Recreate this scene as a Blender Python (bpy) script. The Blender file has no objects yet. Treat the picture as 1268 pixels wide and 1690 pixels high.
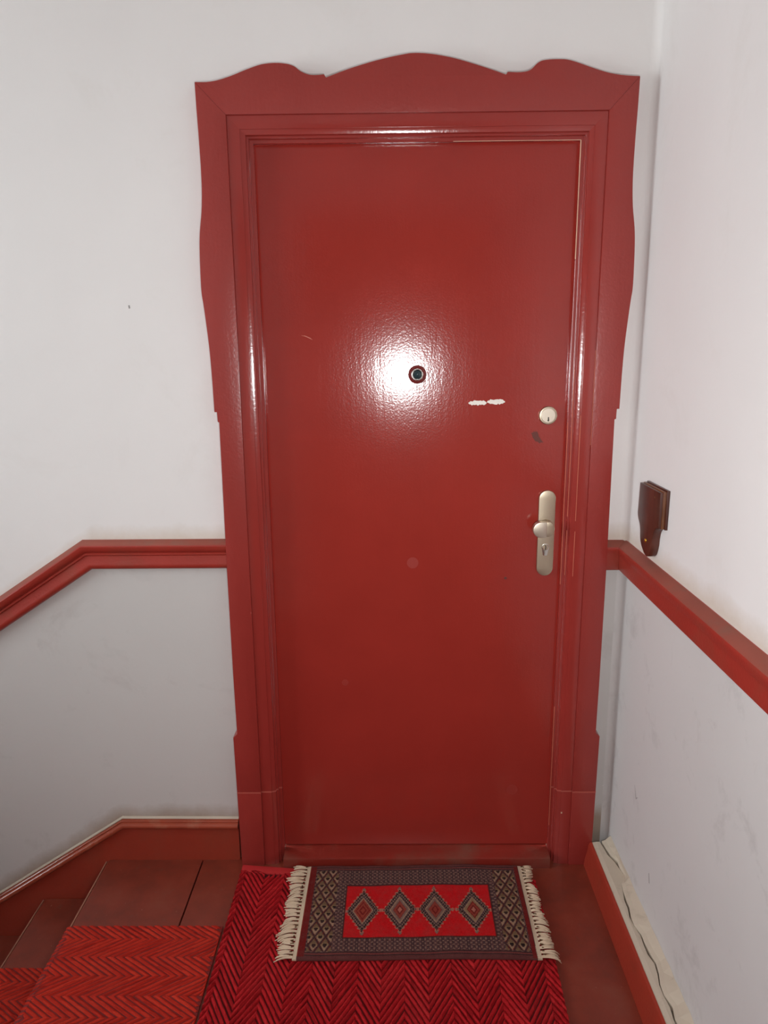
import bpy, bmesh, math, random
from mathutils import Vector, Matrix
random.seed(7)
SC = bpy.context.scene
COL = SC.collection

# ------------------------------------------------------------------ camera
cam_d = bpy.data.cameras.new('camera')
cam = bpy.data.objects.new('camera', cam_d)
COL.objects.link(cam)
cam_d.sensor_fit = 'AUTO'
cam_d.sensor_width = 36.0
cam_d.lens = 1192.787 / 1690.0 * 36.0
cam_d.clip_start = 0.02
RIGHT = (0.99992107, 0.00892532, -0.00884296)
DOWN = (-0.00665126, -0.22107998, -0.975233)
FWD = (-0.01065927, 0.97521484, -0.22100317)
EYE = (0.0, -1.98, 1.56)
cam.matrix_world = Matrix(((RIGHT[0], -DOWN[0], -FWD[0], EYE[0]),
                           (RIGHT[1], -DOWN[1], -FWD[1], EYE[1]),
                           (RIGHT[2], -DOWN[2], -FWD[2], EYE[2]),
                           (0, 0, 0, 1)))
SC.camera = cam

# ------------------------------------------------------------------ world (overcast daylight beyond the stair window)
w = bpy.data.worlds.new('sky')
SC.world = w
w.use_nodes = True
bg = w.node_tree.nodes['Background']
bg.inputs['Color'].default_value = (0.90, 0.97, 1.0, 1)
bg.inputs['Strength'].default_value = 13.8

# ------------------------------------------------------------------ the camera's flash lamp
fl = bpy.data.lights.new('flash', 'AREA')
fl.shape = 'RECTANGLE'
fl.size = 0.045
fl.size_y = 0.03
fl.energy = 8.2
fl.color = (0.98, 1.0, 1.0)
flash = bpy.data.objects.new('flash', fl)
COL.objects.link(flash)
flash.location = (0.065, -1.965, 1.425)
flash.rotation_euler = (math.radians(84), 0, math.radians(-4))
fl.spread = math.radians(125)

# window daylight: sampling aid only, the light itself comes from the sky
pl = bpy.data.lights.new('window_portal', 'AREA')
pl.shape = 'RECTANGLE'; pl.size = 1.5; pl.size_y = 1.5
pl.cycles.is_portal = True
po = bpy.data.objects.new('window_portal', pl)
COL.objects.link(po)
po.location = (-3.42, -1.1, 1.75)
po.rotation_euler = (0, math.radians(-90), 0)

SC.view_settings.view_transform = 'Standard'
SC.view_settings.look = 'None'
SC.view_settings.gamma = 1.0
SC.view_settings.use_curve_mapping = False
SC.view_settings.exposure = 0.0

# ------------------------------------------------------------------ materials
def srgb(r, g, b):
    f = lambda c: (c / 255 / 12.92) if c / 255 <= 0.04045 else ((c / 255 + 0.055) / 1.055) ** 2.4
    return (f(r), f(g), f(b), 1)

class NT:
    def __init__(s, name):
        s.m = bpy.data.materials.new(name); s.m.use_nodes = True
        s.t = s.m.node_tree; s.p = s.t.nodes['Principled BSDF']
        s.c = s.t.nodes.new('ShaderNodeTexCoord')
    def n(s, k, **kw):
        x = s.t.nodes.new(k)
        for a, b in kw.items(): setattr(x, a, b)
        return x
    def l(s, a, b): s.t.links.new(a, b)
    def noise(s, scale, detail=3, rough=.55, dist=0.0, stretch=None):
        x = s.n('ShaderNodeTexNoise')
        x.inputs['Scale'].default_value = scale; x.inputs['Detail'].default_value = detail
        x.inputs['Roughness'].default_value = rough; x.inputs['Distortion'].default_value = dist
        if stretch:
            m = s.n('ShaderNodeMapping'); m.inputs['Scale'].default_value = stretch
            s.l(s.c.outputs['Object'], m.inputs['Vector']); s.l(m.outputs[0], x.inputs['Vector'])
        else: s.l(s.c.outputs['Object'], x.inputs['Vector'])
        return x.outputs['Fac']
    def ramp(s, fac, stops):
        r = s.n('ShaderNodeValToRGB'); e = r.color_ramp.elements
        while len(e) < len(stops): e.new(.5)
        for q, (p, c) in zip(e, stops): q.position = p; q.color = c
        s.l(fac, r.inputs[0]); return r.outputs['Color']
    def mix(s, fac, a, b):
        m = s.n('ShaderNodeMix', data_type='RGBA')
        if isinstance(fac, float): m.inputs[0].default_value = fac
        else: s.l(fac, m.inputs[0])
        for sock, v in ((m.inputs[6], a), (m.inputs[7], b)):
            if isinstance(v, tuple): sock.default_value = v
            else: s.l(v, sock)
        return m.outputs[2]
    def bump(s, h, strength, dist, prev=None):
        b = s.n('ShaderNodeBump'); b.inputs['Strength'].default_value = strength; b.inputs['Distance'].default_value = dist
        s.l(h, b.inputs['Height'])
        if prev: s.l(prev, b.inputs['Normal'])
        return b.outputs['Normal']
    def done(s, col=None, rough=None, normal=None, **kw):
        for k, v in (('Base Color', col), ('Roughness', rough), ('Normal', normal)):
            if v is None: continue
            if hasattr(v, 'node'): s.l(v, s.p.inputs[k])
            else: s.p.inputs[k].default_value = v
        for k, v in kw.items(): s.p.inputs[k.replace('_', ' ')].default_value = v
        return s.m

def paint(name, col, var=.06, rough=.3, peel=.0006, pscale=140, brush=None, dirt=None, dirt_amt=.5, dirt_scale=6):
    k = NT(name)
    lo = tuple(c * (1 - var) for c in col[:3]) + (1,); hi = tuple(min(1, c * (1 + var)) for c in col[:3]) + (1,)
    c = k.ramp(k.noise(5, 4), [(.3, lo), (.7, hi)])
    if dirt:
        f = k.ramp(k.noise(dirt_scale, 6, .65), [(.5, (0, 0, 0, 1)), (.75, (dirt_amt,) * 3 + (1,))])
        c = k.mix(f, c, dirt)
    nrm = None
    if peel:
        nrm = k.bump(k.noise(pscale, 2, .5), .6, peel)
        if brush: nrm = k.bump(k.noise(60, 3, .6, 0, brush), .5, peel * 1.3, nrm)
    return k.done(c, rough, nrm)

RED = srgb(148, 46, 38)
M = {}
M['door_red'] = paint('door_red_gloss', RED, .05, .140, .00030, 230, (1, 1, .12))
M['door_red'].node_tree.nodes['Principled BSDF'].inputs['Specular IOR Level'].default_value = .42
M['frame_red'] = paint('frame_red_gloss', srgb(146, 49, 43), .05, .30, .0007, 140, (1, 1, .08))
M['mould_red'] = paint('moulding_red_gloss', srgb(146, 49, 43), .05, .16, .0003, 140, (1, 1, .06))
M['rail_dust'] = paint('rail_red_under_dust', srgb(146, 72, 58), .12, .6, .0003, dirt=srgb(120, 88, 74), dirt_amt=.6, dirt_scale=14)
M['rail_red'] = paint('rail_red_gloss', srgb(156, 50, 40), .08, .34, .0007, dirt=srgb(120, 80, 62), dirt_amt=.35, dirt_scale=9)
M['string_red'] = paint('string_red_gloss', srgb(148, 54, 38), .08, .26, .0005, dirt=srgb(105, 62, 45), dirt_amt=.4, dirt_scale=5)
M['bead_red'] = paint('bead_worn_gloss', srgb(150, 66, 46), .1, .14, .0004, dirt=srgb(165, 120, 95), dirt_amt=.5, dirt_scale=14)
M['skirt_red'] = paint('skirting_orange_red', srgb(152, 52, 37), .08, .32, .0005, dirt=srgb(110, 60, 45), dirt_amt=.4, dirt_scale=8)
M['sill_red'] = paint('sill_red', srgb(124, 36, 27), .1, .32, .0006, dirt=srgb(110, 80, 66), dirt_amt=.6, dirt_scale=7)
M['dusty'] = paint('dusty_groove', srgb(105, 75, 62), .15, .7, 0)
M['filler'] = paint('pale_pink_filler', srgb(172, 80, 68), .1, .5, 0)
M['bare'] = paint('bare_wood_edge', srgb(214, 178, 150), .2, .5, 0)
M['worn'] = paint('worn_paint_edge_glint', srgb(190, 100, 78), .2, .4, 0)
M['white_scrape'] = paint('white_scrape', srgb(235, 228, 218), .08, .7, .0004)
M['smudge'] = paint('brown_smudge', srgb(92, 34, 22), .2, .6, .0003)
M['faint'] = paint('faint_mark', srgb(150, 50, 42), .05, .35, .0)
M['scratch'] = paint('light_scratch', srgb(205, 120, 100), .1, .4, 0)

def wall_mat(name, col, stain, amt, blot, grime=None):
    k = NT(name)
    lo = tuple(c * .97 for c in col[:3]) + (1,)
    c = k.ramp(k.noise(2.2, 5, .6), [(.3, lo), (.7, col)])
    f = k.ramp(k.noise(blot, 6, .7, .4), [(.56, (0, 0, 0, 1)), (.78, (amt,) * 3 + (1,))])
    c = k.mix(f, c, stain)
    f2 = k.ramp(k.noise(26, 5, .7, .6), [(.68, (0, 0, 0, 1)), (.8, (amt * .7,) * 3 + (1,))])
    c = k.mix(f2, c, stain)
    if grime:      # dusty line that collects on the wall above a rail or skirting
        z0, ha, hb, gc, ga = grime
        sep = k.n('ShaderNodeSeparateXYZ'); k.l(k.c.outputs['Object'], sep.inputs[0])
        def mth(op, a, b):
            m = k.n('ShaderNodeMath', operation=op)
            for q, vv in enumerate((a, b)):
                if isinstance(vv, (int, float)): m.inputs[q].default_value = vv
                else: k.l(vv, m.inputs[q])
            return m.outputs[0]
        bend = mth('MULTIPLY', mth('MINIMUM', mth('ADD', sep.outputs[0], .85), 0), .652)
        h = mth('SUBTRACT', mth('SUBTRACT', sep.outputs[2], z0), bend)
        h = mth('ADD', h, mth('MULTIPLY', mth('SUBTRACT', k.noise(11, 5, .7), .5), .05))
        mr = k.n('ShaderNodeMapRange'); k.l(h, mr.inputs[0])
        mr.inputs[1].default_value = ha; mr.inputs[2].default_value = hb; mr.inputs[3].default_value = ga; mr.inputs[4].default_value = 0
        c = k.mix(mr.outputs[0], c, gc)
    nrm = k.bump(k.noise(9, 3), .35, .004)
    nrm = k.bump(k.noise(130, 3, .6), .25, .0006, nrm)
    return k.done(c, .62, nrm, Specular_IOR_Level=.3)
M['wall_white'] = wall_mat('wall_white_paint', srgb(231, 227, 225), srgb(206, 198, 190), .25, 3.0, (.995, .040, .085, srgb(198, 180, 160), .6))
M['wall_grey'] = wall_mat('wall_grey_dado_paint', srgb(199, 195, 192), srgb(164, 156, 152), .5, 4.0, (.114, .024, .075, srgb(150, 128, 108), .8))
M['wall_grey_pale'] = wall_mat('wall_pale_grey_dado_paint', srgb(206, 202, 200), srgb(158, 152, 150), .5, 7.0)
M['ceiling'] = wall_mat('ceiling_white_paint', srgb(230, 226, 222), srgb(205, 200, 192), .2, 2.0)
M['hall'] = wall_mat('hall_dim_paint', srgb(120, 96, 80), srgb(100, 80, 66), .3, 2.0)
M['plaster'] = wall_mat('old_cream_plaster', srgb(196, 182, 164), srgb(150, 134, 116), .6, 16)
M['crack'] = paint('dark_crack', srgb(86, 78, 66), .2, .9, 0)
M['dirt_line'] = paint('cream_dirt_line', srgb(184, 168, 152), .1, .8, .0004)

def boards_mat():
    k = NT('brown_red_floor_paint')
    c = k.ramp(k.noise(7, 6, .65), [(.25, srgb(98, 40, 27)), (.55, srgb(124, 48, 32)), (.8, srgb(130, 66, 49))])
    f = k.ramp(k.noise(30, 5, .7), [(.6, (0, 0, 0, 1)), (.8, (.5, .5, .5, 1))])
    c = k.mix(f, c, srgb(96, 78, 66))
    sp = k.ramp(k.noise(160, 2, .5), [(.73, (0, 0, 0, 1)), (.76, (.8, .8, .8, 1))])
    c = k.mix(sp, c, srgb(150, 110, 90))
    nrm = k.bump(k.noise(22, 4, .6, 0, (1, .15, 1)), .4, .0015)
    return k.done(c, .42, nrm)
M['boards'] = boards_mat()
M['worn_wood'] = paint('worn_wood_edge', srgb(150, 100, 80), .25, .5, 0)

def weave_mat(name, dark, mid, light, dust):
    k = NT(name)
    at = k.n('ShaderNodeAttribute', attribute_name='tone')
    c = k.ramp(at.outputs['Fac'], [(0, dark), (.5, mid), (1, light)])
    f = k.ramp(k.noise(7, 5, .65), [(.45, (0, 0, 0, 1)), (.8, (.45,) * 3 + (1,))])
    c = k.mix(f, c, dust)
    f2 = k.ramp(k.noise(420, 2, .6), [(.35, (0, 0, 0, 1)), (.75, (.6,) * 3 + (1,))])
    c = k.mix(f2, c, dark)
    nrm = k.bump(k.noise(500, 3, .7), .8, .0012)
    return k.done(c, .95, nrm, Specular_IOR_Level=.1)
M['carpet'] = weave_mat('crimson_herringbone_coir', srgb(126, 16, 20), srgb(176, 28, 34), srgb(192, 40, 44), srgb(150, 44, 44))
M['carpet_base'] = paint('crimson_backing', srgb(76, 8, 10), .1, .95, 0)
M['runner'] = weave_mat('orange_red_herringbone_coir', srgb(150, 32, 23), srgb(186, 46, 33), srgb(200, 58, 40), srgb(160, 52, 42))
M['runner_base'] = paint('orange_red_backing', srgb(112, 24, 20), .1, .95, 0)
M['binding'] = paint('crimson_binding_tape', srgb(176, 30, 32), .08, .7, .0005)

def knots_mat():
    k = NT('rug_wool_knots')
    at = k.n('ShaderNodeAttribute', attribute_name='knot')
    c = k.mix(k.ramp(k.noise(40, 4, .7), [(.4, (0, 0, 0, 1)), (.8, (.3,) * 3 + (1,))]), at.outputs['Color'], srgb(96, 66, 60))
    nrm = k.bump(k.noise(700, 3, .7), .7, .001)
    return k.done(c, .95, nrm, Specular_IOR_Level=.1)
M['knots'] = knots_mat()
M['cream'] = paint('cream_cotton', srgb(204, 180, 154), .1, .9, .0008, dirt=srgb(170, 128, 90), dirt_amt=.5, dirt_scale=22)
M['cream_band'] = paint('cream_cotton_band', srgb(196, 176, 150), .08, .9, .0008)
M['knot_shade'] = paint('dark_knot_shade', srgb(88, 60, 34), .3, .9, 0)

def metal(name, col, rough, brushed=None):
    k = NT(name)
    nrm = k.bump(k.noise(300, 2, .5, 0, brushed or (1, 1, 1)), .25, .0003)
    return k.done(col, rough, nrm, Metallic=1.0)
M['nickel'] = metal('satin_nickel', srgb(188, 173, 152), .40, (1, 1, .05))
M['nickel_light'] = metal('satin_nickel_knob', srgb(206, 194, 178), .38)
M['steel'] = metal('bright_steel_ring', srgb(222, 220, 214), .22)
M['brass'] = metal('brass', srgb(214, 170, 60), .2)
M['lens'] = NT('dark_lens').done(srgb(34, 52, 56), .06, None)
M['hole'] = NT('dark_keyway').done(srgb(32, 27, 22), .7, None)
M['ring_brown'] = paint('peephole_brown_red', srgb(104, 22, 18), .08, .3, .0003)

def wood_mat():
    k = NT('dark_stained_wood')
    g = k.noise(9, 5, .6, 1.2, (2.5, 2.5, .35))
    c = k.ramp(g, [(.3, srgb(52, 24, 17)), (.55, srgb(80, 39, 28)), (.75, srgb(98, 52, 38))])
    nrm = k.bump(g, .3, .0012)
    return k.done(c, .32, nrm)
M['wood'] = wood_mat()
def wood2():
    k = NT('dark_wood_moulded_edge')
    c = k.ramp(k.noise(14, 4), [(.3, srgb(84, 48, 28)), (.7, srgb(122, 74, 44))])
    return k.done(c, .3, None)
M['wood_edge'] = wood2()
def glass():
    k = NT('window_glass')
    t = k.n('ShaderNodeBsdfTransparent'); g = k.n('ShaderNodeBsdfGlossy'); g.inputs['Roughness'].default_value = .02
    fr = k.n('ShaderNodeFresnel'); mx = k.n('ShaderNodeMixShader')
    k.l(fr.outputs[0], mx.inputs[0]); k.l(t.outputs[0], mx.inputs[1]); k.l(g.outputs[0], mx.inputs[2])
    k.l(mx.outputs[0], k.t.nodes['Material Output'].inputs['Surface'])
    return k.m
M['glass'] = glass()
M['white_wood'] = paint('white_window_paint', srgb(225, 222, 214), .03, .35, .0004)

# ------------------------------------------------------------------ mesh helpers
def link(name, me, parent=None, mats=()):
    o = bpy.data.objects.new(name, me); COL.objects.link(o)
    for m in mats:
        me.materials.append(M[m] if isinstance(m, str) else m)
    if parent: o.parent = parent
    return o

def mesh(name, v, f, mat, parent=None, smooth=False, mi=None):
    me = bpy.data.meshes.new(name); me.from_pydata([tuple(p) for p in v], [], f)
    bm = bmesh.new(); bm.from_mesh(me)
    bmesh.ops.recalc_face_normals(bm, faces=bm.faces); bm.to_mesh(me); bm.free()
    mats = mat if isinstance(mat, (list, tuple)) else (mat,)
    o = link(name, me, parent, mats)
    if mi:
        for p, i in zip(me.polygons, mi): p.material_index = i
    if smooth:
        for p in me.polygons: p.use_smooth = True
    return o

def raw(name, v, f, mat, parent=None):
    """open sheets whose faces keep their given winding"""
    me = bpy.data.meshes.new(name); me.from_pydata([tuple(p) for p in v], [], f)
    mats = mat if isinstance(mat, (list, tuple)) else (mat,)
    return link(name, me, parent, mats)

def bevel(o, wd, seg=2, ang=35):
    b = o.modifiers.new('bevel', 'BEVEL'); b.width = wd; b.segments = seg; b.limit_method = 'ANGLE'; b.angle_limit = math.radians(ang)
    return o

def auto_smooth(o, ang=35):
    me = o.data
    for p in me.polygons: p.use_smooth = True
    me.set_sharp_from_angle(angle=math.radians(ang))
    return o

def box(name, a, b, mat, parent=None, bev=0):
    (x0, y0, z0), (x1, y1, z1) = a, b
    v = [(x0, y0, z0), (x1, y0, z0), (x1, y1, z0), (x0, y1, z0), (x0, y0, z1), (x1, y0, z1), (x1, y1, z1), (x0, y1, z1)]
    f = [(0, 3, 2, 1), (4, 5, 6, 7), (0, 1, 5, 4), (1, 2, 6, 5), (2, 3, 7, 6), (3, 0, 4, 7)]
    o = mesh(name, v, f, mat, parent)
    if bev: bevel(o, bev)
    return o

def prism(name, pts, h0, h1, mapf, mat, parent=None, bev=0):
    """outline pts (a, b), extruded from h0 to h1; mapf(a, b, h) -> xyz"""
    n = len(pts)
    v = [mapf(a, b, h0) for a, b in pts] + [mapf(a, b, h1) for a, b in pts]
    f = [tuple(range(n)), tuple(range(n, 2 * n))] + [(i, (i + 1) % n, n + (i + 1) % n, n + i) for i in range(n)]
    me = bpy.data.meshes.new(name); me.from_pydata(v, [], f)
    bm = bmesh.new(); bm.from_mesh(me)
    bmesh.ops.recalc_face_normals(bm, faces=bm.faces)
    if bev:
        bmesh.ops.bevel(bm, geom=[e for e in bm.edges if e.calc_face_angle(0) > math.radians(55)], offset=bev, segments=2, affect='EDGES', profile=.6)
    bmesh.ops.triangulate(bm, faces=[q for q in bm.faces if len(q.verts) > 4])
    bm.to_mesh(me); bm.free()
    return auto_smooth(link(name, me, parent, (mat,)), 30)

def sweep(name, path, prof, mapf, mat, parent=None, closed=True, smooth=None):
    """path: 2D polyline; prof: (n, h), n = offset along the left normal, mitred; mapf(a, b, h)"""
    P = [Vector(p) for p in path]; v = []; k = len(prof)
    for i, p in enumerate(P):
        d0 = (p - P[i - 1]).normalized() if i else None
        d1 = (P[i + 1] - p).normalized() if i < len(P) - 1 else None
        n0 = Vector((-d0.y, d0.x)) if d0 else None; n1 = Vector((-d1.y, d1.x)) if d1 else None
        if n0 is None: m = n1
        elif n1 is None: m = n0
        else:
            m = (n0 + n1); m = m / max(.2, m.dot(n0))
        for n, h in prof:
            q = p + m * n; v.append(mapf(q.x, q.y, h))
    f = []
    for i in range(len(P) - 1):
        for j in range(k if closed else k - 1):
            a, b = i * k + j, i * k + (j + 1) % k
            f.append((a, b, b + k, a + k))
    if closed: f += [tuple(range(k)), tuple(range((len(P) - 1) * k, len(P) * k))]
    o = mesh(name, v, f, mat, parent)
    auto_smooth(o, 32 if smooth is None else smooth)
    return o

def lathe(name, prof, c, axis, mat, parent=None, seg=40, sx=1.0, sm=30):
    """prof (r, d): radius and distance along the axis; axis '-y' or '-x'"""
    v, f = [], []
    for r, d in prof:
        for k in range(seg):
            t = 2 * math.pi * k / seg; a, b = r * sx * math.cos(t), r * math.sin(t)
            v.append((c[0] + a, c[1] - d, c[2] + b) if axis == '-y' else (c[0] - d, c[1] + a, c[2] + b))
    for i in range(len(prof) - 1):
        for k in range(seg):
            f.append((i * seg + k, i * seg + (k + 1) % seg, (i + 1) * seg + (k + 1) % seg, (i + 1) * seg + k))
    f.append(tuple(range(seg))); f.append(tuple(range((len(prof) - 1) * seg, len(prof) * seg)))
    return auto_smooth(mesh(name, v, f, mat, parent), sm)

def spline(pts, n=5):
    """Catmull-Rom through pts, ends kept"""
    P = [Vector(p) for p in pts]; out = []
    for i in range(len(P) - 1):
        a, b, c, d = P[max(0, i - 1)], P[i], P[i + 1], P[min(len(P) - 1, i + 2)]
        for k in range(n):
            t = k / n
            q = .5 * ((2 * b) + (c - a) * t + (2 * a - 5 * b + 4 * c - d) * t * t + (3 * b - a - 3 * c + d) * t ** 3)
            out.append((q.x, q.y))
    out.append(tuple(P[-1])); return out

def tag(o, label=None, cat=None, group=None, kind=None):
    if label: o['label'] = label
    if cat: o['category'] = cat
    if group: o['group'] = group
    if kind: o['kind'] = kind
    return o

def empty(name, loc, label, cat, kind=None):
    o = bpy.data.objects.new(name, None); COL.objects.link(o); o.location = loc; o.empty_display_size = .05
    return tag(o, label, cat, None, kind)

def adopt(root):
    """children were built in world coordinates: keep them there"""
    for c in root.children:
        c.matrix_parent_inverse = Matrix.Translation(root.location).inverted()

# ------------------------------------------------------------------ setting: the shell
XR = 0.662            # right wall
XL, YF, ZC = -3.2, -2.2, 3.05
LX0, LX1, LTOP = -0.347, 0.484, 2.066     # door opening
RC = .020             # soft plaster radius in the corner
SL = 0.652            # pitch of the stairs
def rail_z(x): return 0.995 if x > -0.868 else 0.995 + (x + 0.868) * SL
v = []; f = []; mi = []
def poly(pts, i):
    b = len(v); v.extend([(x, 0, z) for x, z in pts]); f.append(tuple(range(b, b + len(pts)))); mi.append(i)
poly([(XL, rail_z(XL)), (-.868, .995), (LX0, .995), (LX0, LTOP), (LX0, ZC), (XL, ZC)], 0)
poly([(LX0, LTOP), (LX1, LTOP), (LX1, ZC), (LX0, ZC)], 0)
poly([(LX1, .985), (XR - RC, .985), (XR - RC, ZC), (LX1, ZC), (LX1, LTOP)], 0)
poly([(XL, -1.7), (LX0, -1.7), (LX0, .995), (-.868, .995), (XL, rail_z(XL))], 1)
poly([(LX1, -1.7), (XR - RC, -1.7), (XR - RC, .985), (LX1, .985)], 1)
wb = raw('wall_back', v, f, ('wall_white', 'wall_grey'))
for p, i in zip(wb.data.polygons, mi): p.material_index = i
box('backing', (LX0 - .1, .0548, -.2), (LX1 + .1, .12, LTOP + .1), 'dusty', wb)  # unseen box added behind the leaf to stop light leaking round the door
tag(wb, 'white back wall with grey lower half around the red door', 'wall', kind='structure')
v = []; f = []; mi = []
def polyx(pts, i):
    b = len(v); v.extend([(XR, y, z) for y, z in pts]); f.append(tuple(range(b, b + len(pts)))); mi.append(i)
polyx([(-RC, .985), (-RC, ZC), (YF, ZC), (YF, .985)], 0)
polyx([(-RC, -.3), (-RC, .985), (YF, .985), (YF, -.3)], 1)
NC = 8
for za, zb, m_ in ((-.3, .985, 1), (.985, ZC, 0)):
    b = len(v)
    for q in range(NC + 1):
        t = math.pi / 2 * q / NC
        for z in (za, zb): v.append((XR - RC + RC * math.sin(t), -RC + RC * math.cos(t), z))
    for q in range(NC): f.append((b + q * 2, b + q * 2 + 1, b + q * 2 + 3, b + q * 2 + 2)); mi.append(m_)
wr = raw('wall_right', v, f, ('wall_white', 'wall_grey_pale'))
for p, i in zip(wr.data.polygons, mi): p.material_index = i; p.use_smooth = len(p.vertices) == 4 and p.area < .03
tag(wr, 'white side wall with pale grey lower half below the sloping-away rail', 'wall', kind='structure')
tag(box('ceiling', (XL, YF, ZC), (XR, 0, ZC + .1), 'ceiling'), 'white ceiling over the landing', 'ceiling', kind='structure')
# opposite wall with an open doorway (the photographer stands in it) and the stair window
DX0, DX1, DZ = -.52, .60, 2.3
wf = tag(empty('wall_front', (0, YF, 0), 'white wall opposite the red door, with an open doorway', 'wall', 'structure'))
for a, b in (((XL, -1.7), (DX0, ZC)), ((DX0, DZ), (DX1, ZC)), ((DX1, -.3), (XR, ZC))):
    box('panel', (a[0], YF - .2, a[1]), (b[0], YF, b[1]), 'wall_white', wf)
adopt(wf)
WX0, WX1, WZ0, WZ1 = -1.85, -.35, 1.0, 2.5      # window opening in y and z
wl = tag(empty('wall_left', (XL, YF / 2, 0), 'white wall at the far end of the stairs, with a window', 'wall', 'structure'))
for a, b in (((YF, -1.7), (WX0, ZC)), ((WX0, -1.7), (WX1, WZ0)), ((WX0, WZ1), (WX1, ZC)), ((WX1, -1.7), (0, ZC))):
    box('panel', (XL - .2, a[0], a[1]), (XL, b[0], b[1]), 'wall_white', wl)
adopt(wl)
# dim hallway behind the doorway
hx0, hx1, hy = -.9, 1.1, -4.6
tag(box('wall_hall_left', (hx0 - .1, hy, 0), (hx0, YF - .2, 2.6), 'hall'), 'dim left wall of the flat behind the doorway', 'wall', kind='structure')
tag(box('wall_hall_right', (hx1, hy, 0), (hx1 + .1, YF - .2, 2.6), 'hall'), 'dim right wall of the flat behind the doorway', 'wall', kind='structure')
tag(box('wall_hall_back', (hx0 - .1, hy - .1, 0), (hx1 + .1, hy, 2.6), 'hall'), 'dim end wall of the flat behind the doorway', 'wall', kind='structure')
tag(box('ceiling_hall', (hx0 - .1, hy, 2.6), (hx1 + .1, YF - .2, 2.7), 'hall'), 'dim ceiling of the flat behind the doorway', 'ceiling', kind='structure')
tag(box('floor_hall', (hx0 - .1, hy, -.1), (hx1 + .1, YF - .0, 0), 'boards'), 'brown floor of the flat behind the doorway', 'floor', kind='structure')
# stair window
wn = empty('window_1', (XL - .12, (WX0 + WX1) / 2, WZ0), 'white framed stair window beyond the flight', 'window', 'structure')
def wbar(name, y0, z0, y1, z1, x0, x1, m): box(name, (XL + x0, y0, z0), (XL + x1, y1, z1), m, wn)
for a, b in (((WX0, WZ0), (WX0 + .06, WZ1)), ((WX1 - .06, WZ0), (WX1, WZ1)), ((WX0 + .06, WZ0), (WX1 - .06, WZ0 + .06)), ((WX0 + .06, WZ1 - .06), (WX1 - .06, WZ1))):
    wbar('frame_bar', a[0], a[1], b[0], b[1], -.15, -.09, 'white_wood')
xm, zm = (WX0 + WX1) / 2, WZ1 - .5
wbar('mullion', xm - .025, WZ0 + .06, xm + .025, WZ1 - .06, -.145, -.095, 'white_wood')
for xa, xb in ((WX0 + .06, xm - .025), (xm + .025, WX1 - .06)):
    wbar('transom', xa, zm - .02, xb, zm + .02, -.145, -.095, 'white_wood')
    for za, zb in ((WZ0 + .06, zm - .02), (zm + .02, WZ1 - .06)):
        wbar('pane', xa, za, xb, zb, -.122, -.118, 'glass')
adopt(wn)

def wall_mark(name, pts, mapf, parent):
    o = prism(name, pts, -.001, .0004, mapf, 'scuff', parent)
    return o
M['scuff'] = paint('grey_scuff', srgb(150, 144, 142), .1, .7, 0)
wall_mark('scuff', [(-.694, 1.6765), (-.690, 1.677), (-.689, 1.669), (-.693, 1.668)], lambda x, z, h: (x, -h, z), wb)
wall_mark('scuff', [(-.205, .385), (-.222, .352), (-.236, .367), (-.2225, .358)], lambda y, z, h: (XR - h, y, z), wr)
wall_mark('scuff', [(-.36, .10), (-.352, .125), (-.349, .124), (-.356, .10)], lambda y, z, h: (XR - h, y, z + .1), wr)

# ------------------------------------------------------------------ floor of the landing: painted boards
fl_o = empty('floor', (0, 0, 0), 'brown-red painted board floor of the landing', 'floor', 'structure')
for k, (a, b) in enumerate(((-.905, -.601), (-.597, -.2), (-.197, .385), (.388, XR))):
    if k == 0:
        pr = [(a, -.016), (a + .004, -.006), (a + .012, 0), (b, 0), (b, -.028), (a + .012, -.028), (a + .003, -.024)]
        prism('board', pr, -1.25, -.002, lambda x, z, y: (x, y, z), 'boards', fl_o)
    else:
        box('board', (a, YF, -.028), (b, -.002, 0), 'boards', fl_o, .002)
box('board', (XL, YF, -.028), (-.601, -1.253, 0), 'boards', fl_o, .002)
box('joist', (-.87, YF, -.3), (XR, -.002, -.0285), 'dusty', fl_o)
box('joist', (XL, YF, -.3), (-.88, -1.27, -.0285), 'dusty', fl_o)
box('rubbed_edge', (-.9046, -.30, -.0052), (-.9010, -.018, -.0036), 'worn_wood', fl_o)['label'] = 'pale worn nosing edge'
adopt(fl_o)
tag(box('floor_lower', (XL, YF, -1.8), (-.9, 0, -1.7), 'boards'), 'lower landing floor at the foot of the stairs', 'floor', kind='structure')

# ------------------------------------------------------------------ staircase going down to the left
RISE, RUN = .14, .215
st = empty('staircase', (-.905, -.6, 0), 'brown-red painted wooden stairs going down beside the back wall', 'stairs')
for i in range(0, 10):
    xn = -.905 - RUN * i
    if i:
        z = -RISE * i
        pr = [(xn, z - .016), (xn + .004, z - .006), (xn + .012, z), (xn + RUN + .022, z), (xn + RUN + .022, z - .028), (xn + .012, z - .028), (xn + .003, z - .024)]
        prism('tread', pr, -1.25, -.017, lambda x, zz, y: (x, y, zz), 'boards', st)
    zt = -RISE * i - .0285
    box('riser', (xn + .023, -1.25, -RISE * (i + 1)), (xn + .04, -.017, zt), 'boards', st)
box('stringer', (-3.1, -1.268, -1.7), (-.905, -1.252, -.03), 'string_red', st)
box('rubbed_edge', (-.905 - RUN + .0004, -.30, -RISE - .0052), (-.905 - RUN + .0040, -.018, -RISE - .0036), 'worn_wood', st)['label'] = 'pale worn nosing edge'
adopt(st)

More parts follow.
